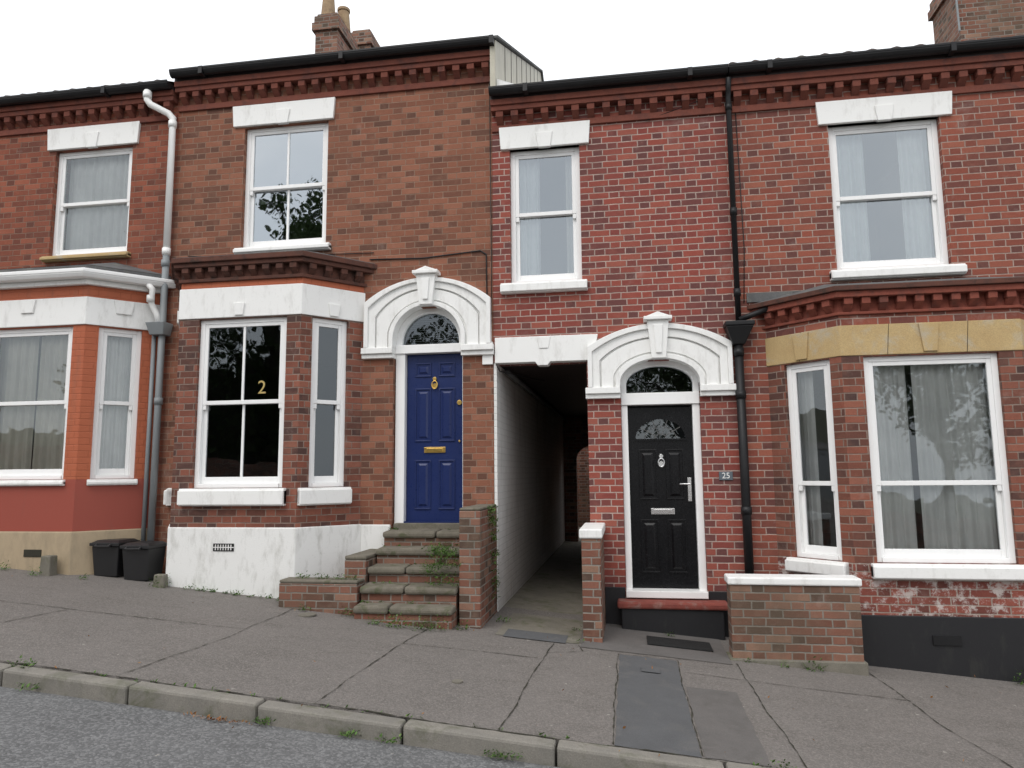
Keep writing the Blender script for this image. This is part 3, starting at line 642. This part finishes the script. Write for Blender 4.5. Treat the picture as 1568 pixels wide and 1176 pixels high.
sheet('pavement',-60,60,-12,-9.75,-.0,M['pave'])
def strip(mb,pts,w,dz):
    for (a,b) in zip(pts,pts[1:]):
        n=max(2,int((Vector(b)-Vector(a)).length/.05)); prev=None
        dx,dy=b[0]-a[0],b[1]-a[1]; L=math.hypot(dx,dy); nx,ny=-dy/L,dx/L; wob=0.
        for i in range(n+1):
            t=i/n; wob=max(-.02,min(.02,wob+random.uniform(-1,1)*.007)); ww=w*random.uniform(.15,1.3)/2; o=wob*math.sin(math.pi*t)
            px,py=a[0]+dx*t+nx*o,a[1]+dy*t+ny*o
            cur=[(px-nx*ww,py-ny*ww),(px+nx*ww,py+ny*ww)]
            if prev: mb.add([(q[0],q[1],zg(q[0])+dz) for q in (prev[0],prev[1],cur[1],cur[0])],[(0,1,2,3)])
            prev=cur
def ragged(name,x0,x1,y0,y1,dz,mat,par):
    pts=[]
    def seg(a,b):
        n=max(2,int(math.dist(a,b)/.08))
        for i in range(n): t=i/n; pts.append((a[0]+(b[0]-a[0])*t+random.uniform(-.006,.006),a[1]+(b[1]-a[1])*t+random.uniform(-.006,.006)))
    seg((x0,y0),(x1,y0)); seg((x1,y0),(x1,y1)); seg((x1,y1),(x0,y1)); seg((x0,y1),(x0,y0))
    s=MB(name,mat,par); s.add([(x,y,zg(x)+dz) for x,y in pts],[tuple(range(len(pts)))]); return s.done(False)
for nm,x0,x1,y0,y1,mt in (('tarmac_patch',-.13,.36,-3.41,-1.25,'patch'),('tarmac_patch_light',.38,.75,-3.41,-2.0,'patch2')): ragged(nm,x0,x1,y0,y1,.004,M[mt],pv)
sheet('yard_slab',-1.28,-.5,-1.05,.0,.004,M['concrete'],pv); sheet('tarmac_strip',-.48,.84,-1.15,-.0,.004,M['patch2'],pv)
sheet('drain_cover',-1.2,-.62,-1.1,-.78,.008,M['patch'],pv)
c=MB('pavement_joints',M['crack'],pv)
for pts in ([(-3.4,-3.42),(-3.3,-2.2),(-3.35,-.8)],[(-2.0,-3.42),(-1.98,-2.4),(-1.9,-1.1)],[(-.82,-3.42),(-.78,-2.2),(-.72,-1.15)],[(.95,-3.42),(.9,-2.4),(.88,-1.1)],[(2.3,-3.42),(2.1,-2.2),(2.02,-.8)],
            [(-6,-1.95),(-3.3,-1.9)],[(-1.95,-1.75),(-.8,-1.7)],[(.4,-1.6),(2.1,-1.65)],[(-.75,-1.5),(-.45,-1.3),(-.5,-1.1)],[(-.48,-1.16),(.84,-1.16)],[(-.14,-3.4),(-.14,-1.25),(.37,-1.24),(.37,-3.4)],[(-5.2,-3.4),(-5.0,-1.95)]):
    strip(c,pts,.009,.006)
strip(c,[(-14,-3.425),(12,-3.425)],.018,.007)
c.done(False)
cv=MB('stop_tap_cover',M['concrete'],pv); cv.cyl((-3.1,-1.15,zg(-3.1)),(0,0,1),.085,.012,20); cv.cyl((-1.27,-2.6,zg(-1.27)),(0,0,1),.04,.01,16); cv.done()
sheet('tap_plate',.05,.2,-1.75,-1.6,.012,M['patch'],pv)
dm=MB('door_mat',M['mat'],bevel=.004); dm.prism([(.12,-.78),(.72,-.78),(.72,-.45),(.12,-.45)],lambda p:zg(p[0])+.006,lambda p:zg(p[0])+.02); dm.done()
# steps of the blue-door house
st=empty('stone_steps'); sm=MB('treads',M['step'],st,bevel=.024)
x0,x1=-2.66,-1.68; zs=[1.0,.84,.68,.52,.36]; ys=[-.28,-.5,-.72,-.94,-1.12]
prev=0
for z,y in zip(zs,ys):
    xm=random.uniform(-2.35,-2.0); o=random.uniform(-.016,.016); o2=random.uniform(-.016,.016)
    sm.hexa([(x0,y+o,z-.08),(xm-.005,y,z-.08),(xm-.005,prev,z-.08),(x0,prev,z-.08),(x0,y+o,z-.012),(xm-.005,y,z+o),(xm-.005,prev,z+.004),(x0,prev,z)])
    sm.hexa([(xm+.005,y+o2,z-.08),(x1,y,z-.08),(x1,prev,z-.08),(xm+.005,prev,z-.08),(xm+.005,y+o2,z-.006),(x1,y,z-.018),(x1,prev,z-.004),(xm+.005,prev,z)]); prev=y+.02
sm.done(); sm=MB('risers',B['old'],st); prev=.0
for z,y in zip(zs,ys): sm.box(x0+.01,x1-.01,y+.035,prev+.02,-.1,z-.0805); prev=y
sm.done()
def bw(name,x0,x1,y0,y1,z0,z1,cap=None,capz=.05,mb='old',ov=.02,capm='white'):
    e=empty(name); w=MB('brickwork',B[mb],e,bevel=.008); w.box(x0,x1,y0,y1,z0,z1); w.done()
    if cap: c=MB('coping',M[capm],e,bevel=.014); c.box(x0-ov,x1+ov,y0-ov,y1,z1+.001,z1+capz); c.done()
    return e
bw('low_brick_wall',-3.5,-2.68,-.95,-.74,.0,.53,True,.035,capm='step',ov=.0)
bw('low_brick_wall',-2.9,-2.67,-.735,-.0,.0,.74,True,.04,capm='step',ov=.0)
bw('brick_pillar',-1.66,-1.45,-.9,-.002,-.05,1.24,True,.03,capm='step',ov=.0)
bw('brick_pillar',-.47,-.29,-.9,-.002,-.1,.98,True,.09)
bw('low_brick_wall',.87,1.98,-.95,-.72,-.3,.58,True,.07)
f=MB('wall_footing',M['concrete'],bevel=.01); f.box(.84,2.0,-.99,-.7,-.4,-.06); f.done()
pq=empty('house_number_sign'); p=MB('plaque',M['plaque'],pq,bevel=.004); p.fbox(FA,.93,1.07,.001,.014,1.51,1.60); p.done()
def text(nm,body,size,loc,par,mat,ang=0.):
    cu=bpy.data.curves.new(nm,'FONT'); cu.body=body; cu.size=size; cu.extrude=.002; cu.align_x='CENTER'; cu.align_y='CENTER'
    o=bpy.data.objects.new(nm,cu); C.objects.link(o); o.location=loc; o.rotation_euler=(math.pi/2,0,ang); cu.materials.append(mat); o.parent=par
text('digits','25',.085,FA(1.0,.0165,1.555),pq,M['letter'])
text('house_number','2',.21,(-4.0,-.55+.056,2.57),H2,M['gold'])
def bin_(x,y,w,h):
    z=zg(x); e=empty('recycling_bin'); b=MB('body',M['bin'],e,bevel=.012)
    b.hexa([(x-w*.42,y-w*.4,z),(x+w*.42,y-w*.4,z),(x+w*.42,y+w*.4,z),(x-w*.42,y+w*.4,z),(x-w*.5,y-w*.48,z+h),(x+w*.5,y-w*.48,z+h),(x+w*.5,y+w*.48,z+h),(x-w*.5,y+w*.48,z+h)]); b.done()
    l=MB('lid',M['bin'],e,bevel=.015); l.box(x-w*.54,x+w*.54,y-w*.54,y+w*.52,z+h+.001,z+h+.035); l.hexa([(x-w*.5,y-w*.5,z+h+.036),(x+w*.5,y-w*.5,z+h+.036),(x+w*.5,y+w*.5,z+h+.036),(x-w*.5,y+w*.5,z+h+.036),(x-w*.4,y-w*.36,z+h+.06),(x+w*.4,y-w*.36,z+h+.06),(x+w*.4,y+w*.4,z+h+.06),(x-w*.4,y+w*.4,z+h+.06)])
    l.tube([(x-w*.25,y-w*.56,z+h+.02),(x-w*.25,y-w*.64,z+h),(x+w*.25,y-w*.64,z+h),(x+w*.25,y-w*.56,z+h+.02)],.012,8); l.done()
bin_(-5.83,-.32,.34,.34); bin_(-5.43,-.36,.33,.35)
sp=MB('stone_post',M['concrete'],bevel=.012); sp.prism([(-6.42,-.75),(-6.28,-.75),(-6.28,-.62),(-6.42,-.62)],.3,.75,top=[(-6.41,-.74),(-6.29,-.74),(-6.29,-.63),(-6.41,-.63)]); sp.done()
sp=MB('stone_post',M['concrete'],bevel=.012); sp.prism([(-5.08,-.7),(-4.93,-.7),(-4.93,-.6),(-5.08,-.6)],.2,.56,top=[(-5.07,-.69),(-4.95,-.69),(-4.95,-.61),(-5.07,-.61)]); sp.done()
vg=MB('air_vent',M['crack'],H1,bevel=.003); vg.fbox(frame(P1[1],P1[2]),.95,1.17,.02,.035,.72,.80); vg.done()
# ------------------------------------------------------------------ weeds
def tuft(mb,x,y,z,r,n,h=1.):
    for i in range(n):
        a=random.uniform(0,6.28); rr=r*math.sqrt(random.random()); px,py=x+rr*math.cos(a),y+rr*math.sin(a)*.6
        hh=r*h*random.uniform(.2,1.); az=random.uniform(0,6.28); ln=random.uniform(.012,.035)*(1+r); w=ln*random.uniform(.2,.55)
        d=Vector((math.cos(az),math.sin(az),random.uniform(-.2,1.2))).normalized(); s_=d.cross(Vector((random.random(),random.random(),1))).normalized()*w/2
        p=Vector((px,py,z+hh*random.random()))
        mb.add([p,p+d*ln*.5+s_,p+d*ln,p+d*ln*.5-s_],[(0,1,2,3)])
wd=MB('weeds',M['leaf'])
for x in [-4.9+random.random()*1.4 for _ in range(16)]: tuft(wd,x,-.6-random.random()*.06,zg(x),random.uniform(.02,.07),26)
for (x,y,r,n) in [(-5.0,-.66,.13,130),(-3.55,-.7,.1,80),(-3.2,-1.0,.06,50),(-2.75,-1.0,.1,90),(-2.4,-1.2,.08,90),(-2.2,-1.22,.13,190),(-1.95,-1.22,.12,160),(-1.8,-1.15,.12,120),(-1.6,-1.02,.07,60),(-6.4,-.8,.09,70),(-5.9,-.7,.06,40),(-6.9,-.7,.09,60),(-.5,-1.0,.05,30),(1.3,-1.05,.04,30),(1.55,-1.02,.1,110),(1.0,-1.0,.04,25),(3.4,-.68,.13,140),(3.9,-.66,.1,80),(-1.3,-.5,.07,60),(-.55,-.5,.05,30),(.35,-.3,.05,40)]:
    tuft(wd,x,y,zg(x),r,n,1.2)
for i in range(70):
    x=random.uniform(-7,3); tuft(wd,x,-3.42+random.uniform(-.02,.02),zg(x),random.uniform(.01,.025),random.randint(3,8),.4)
for x,r in ((-4.05,.1),(-3.9,.08),(-1.45,.08),(-1.7,.06),(-.72,.08),(-.82,.06),(.78,.1),(.95,.06),(-2.25,.06)): tuft(wd,x,-3.58 if r<.095 else -3.44,zg(x)-(.09 if r<.095 else .01),r,70,.6)
for x in (-3.3,-3.1,-2.9,-2.75): tuft(wd,x,-.85,.56,.08,80,.8)
for i in range(26):
    k_=random.randrange(5); tuft(wd,random.uniform(-2.64,-1.7),ys[k_]+random.uniform(.16,.2),zs[k_]-.01,random.uniform(.02,.04),16,.7)
wd.done(False)
pl=MB('shrub',M['leaf'])
for i in range(36): tuft(pl,random.uniform(-1.98,-1.70),random.uniform(-.95,-.45),random.uniform(.5,.86),.1,55,1.)
pl.done(False)
pl=MB('ivy',M['leaf'])
for i in range(60):
    t=random.random(); tuft(pl,-1.43,random.uniform(-.35,-.05)-.2*t,.25+1.0*t,.05,18,1.)
pl.done(False)
pl=MB('houseplant',M['leaf'],H1)
for x in (-7.3,-7.1,-6.75,-6.6): tuft(pl,x,-.34,1.62,.07,60,1.4)
pl.done(False)
lv=MB('fallen_leaves',M['dry'])
for i in range(110):
    x=random.uniform(-7,3.4); y=random.choice((random.uniform(-1.4,-.6),random.uniform(-3.75,-3.3),random.uniform(-3.3,-1))); tuft(lv,x,y,zg(x)+(.012 if y>-3.56 else -.095),.01,1,.05)
for i in range(30): x=random.gauss(-2.55,.1); tuft(lv,x,-3.62,zg(x)-.095,.03,3,.2)
lv.done(False)
# ------------------------------------------------------------------ greenery across the street (seen in the window glass)
def tree(x,y,h,r,seed):
    rd=random.Random(seed); e=empty('tree'); z0=zg(x); t=MB('trunk',M['bark'],e,smooth=True)
    t.tube([(x,y,z0-.2),(x+.1,y,z0+h*.3),(x-.1,y+.1,z0+h*.6),(x,y,z0+h*.85)],[.28,.2,.12,.04],10)
    cl=[]
    for i in range(22):
        a=rd.uniform(0,6.28); q=rd.uniform(.25,1); zz=z0+h*rd.uniform(.35,.97); rr=r*q*(1-.5*abs((zz-z0)/h-.6)*2)
        c=(x+rr*math.cos(a),y+rr*math.sin(a),zz); cl.append((c,rd.uniform(.5,1.1)*r*.36)); t.tube([(x,y,z0+h*.3+(zz-z0-h*.3)*.4),((x+c[0])/2,(y+c[1])/2,zz-.4),c],[.09,.05,.015],6)
    t.done(); l=MB('foliage',M['tleaf'],e)
    for c,cr in cl:
        for i in range(230):
            v=Vector((rd.gauss(0,1),rd.gauss(0,1),rd.gauss(0,.8))); v=v.normalized()*cr*rd.uniform(.4,1.15); p=Vector(c)+v
            d=Vector((rd.gauss(0,1),rd.gauss(0,1),rd.gauss(0,1))).normalized()*.13; s_=d.orthogonal().normalized()*.07
            l.add([p,p+d*.5+s_,p+d,p+d*.5-s_],[(0,1,2,3)])
    l.done(False)
tree(-11.5,-15,10.5,2.6,1); tree(-5,-17,7.5,2.8,2); tree(2,-18,7,3,3); tree(9,-16,8,2.8,4); tree(-18,-17,9,3,5)
gw=MB('garden_wall',B['old']); gw.prism([(-40,-12.3),(40,-12.3),(40,-12.05),(-40,-12.05)],lambda p:zg(p[0])-.5,lambda p:zg(p[0])+1.1); gw.done()
hd=empty('reflection_hedge'); core=MB('solid_core',M['bark'],hd); lf=MB('foliage',M['tleaf'],hd); rd=random.Random(3)  # unseen hedge with solid core, added to darken the blue-door bay's glass reflections
x=-13.
while x<-3.5:
    hh=rd.uniform(3.9,5.2); core.prism([(x,-13.9),(x+1.1,-13.9),(x+1.1,-13.0),(x,-13.0)],lambda p:zg(p[0])-.3,lambda p:zg(p[0])+hh-.35,top=[(x+.2,-13.7),(x+.9,-13.7),(x+.9,-13.2),(x+.2,-13.2)])
    for i in range(620):
        z=rd.uniform(.6,hh); p=Vector((x+rd.uniform(-.1,1.2),-12.85-.2*rd.random()-(.3 if z>hh-.5 else 0),zg(x)+z)); d=Vector((rd.gauss(0,1),rd.gauss(0,1),rd.gauss(0,1))).normalized()*.17; s_=d.orthogonal().normalized()*.09
        lf.add([p,p+d*.5+s_,p+d,p+d*.5-s_],[(0,1,2,3)])
    x+=1.08
core.done(); lf.done(False)
# ------------------------------------------------------------------ camera, light
f,yaw,pit,rol=1103.9,math.radians(9.11),math.radians(7.08),math.radians(-.54)
fw=Vector((-math.sin(yaw)*math.cos(pit),math.cos(yaw)*math.cos(pit),math.sin(pit))); r=Vector((math.cos(yaw),math.sin(yaw),0)); u=r.cross(fw)
c_,s_=math.cos(rol),math.sin(rol); r2=c_*r+s_*u; u2=-s_*r+c_*u
cd=bpy.data.cameras.new('camera'); cd.sensor_width=36; cd.lens=f/1568*36; cd.clip_end=1000; cd.clip_start=.05
co=bpy.data.objects.new('camera',cd); C.objects.link(co)
mt=Matrix((( r2.x,u2.x,-fw.x,0),(r2.y,u2.y,-fw.y,-7.9),(r2.z,u2.z,-fw.z,1.6),(0,0,0,1))); co.matrix_world=mt
bpy.context.scene.camera=co
el,az=math.radians(52),math.radians(200)
sd=Vector((math.sin(az)*math.cos(el),math.cos(az)*math.cos(el),math.sin(el)))
sl=bpy.data.lights.new('sun','SUN'); sl.energy=1.25; sl.angle=math.radians(35); sl.color=(1,.97,.93)
so=bpy.data.objects.new('sun',sl); C.objects.link(so); so.rotation_euler=sd.to_track_quat('Z','Y').to_euler(); so.location=(0,-10,15)
W=bpy.data.worlds.new('World'); bpy.context.scene.world=W; W.use_nodes=True; nt=W.node_tree
bg=nt.nodes['Background']; sky=nt.nodes.new('ShaderNodeTexSky'); sky.sky_type='NISHITA'; sky.sun_disc=False; sky.sun_elevation=el; sky.sun_rotation=az
sky.air_density=1.; sky.dust_density=3
mx=nt.nodes.new('ShaderNodeMix'); mx.data_type='RGBA'; mx.inputs[0].default_value=.8; nt.links.new(sky.outputs[0],mx.inputs[6])
tc=nt.nodes.new('ShaderNodeTexCoord'); nz=nt.nodes.new('ShaderNodeTexNoise'); nz.inputs['Scale'].default_value=2.2; nz.inputs['Detail'].default_value=5; nt.links.new(tc.outputs['Generated'],nz.inputs['Vector'])
rp=nt.nodes.new('ShaderNodeValToRGB'); rp.color_ramp.elements[0].position=.35; rp.color_ramp.elements[0].color=(8.8,9.2,9.7,1); rp.color_ramp.elements[1].position=.65; rp.color_ramp.elements[1].color=(11.5,11.5,11.5,1)
nt.links.new(nz.outputs['Fac'],rp.inputs[0]); nt.links.new(rp.outputs[0],mx.inputs[7]); nt.links.new(mx.outputs[2],bg.inputs['Color']); bg.inputs['Strength'].default_value=.145
v=bpy.context.scene.view_settings; v.view_transform='Standard'; v.look='None'; v.exposure=0
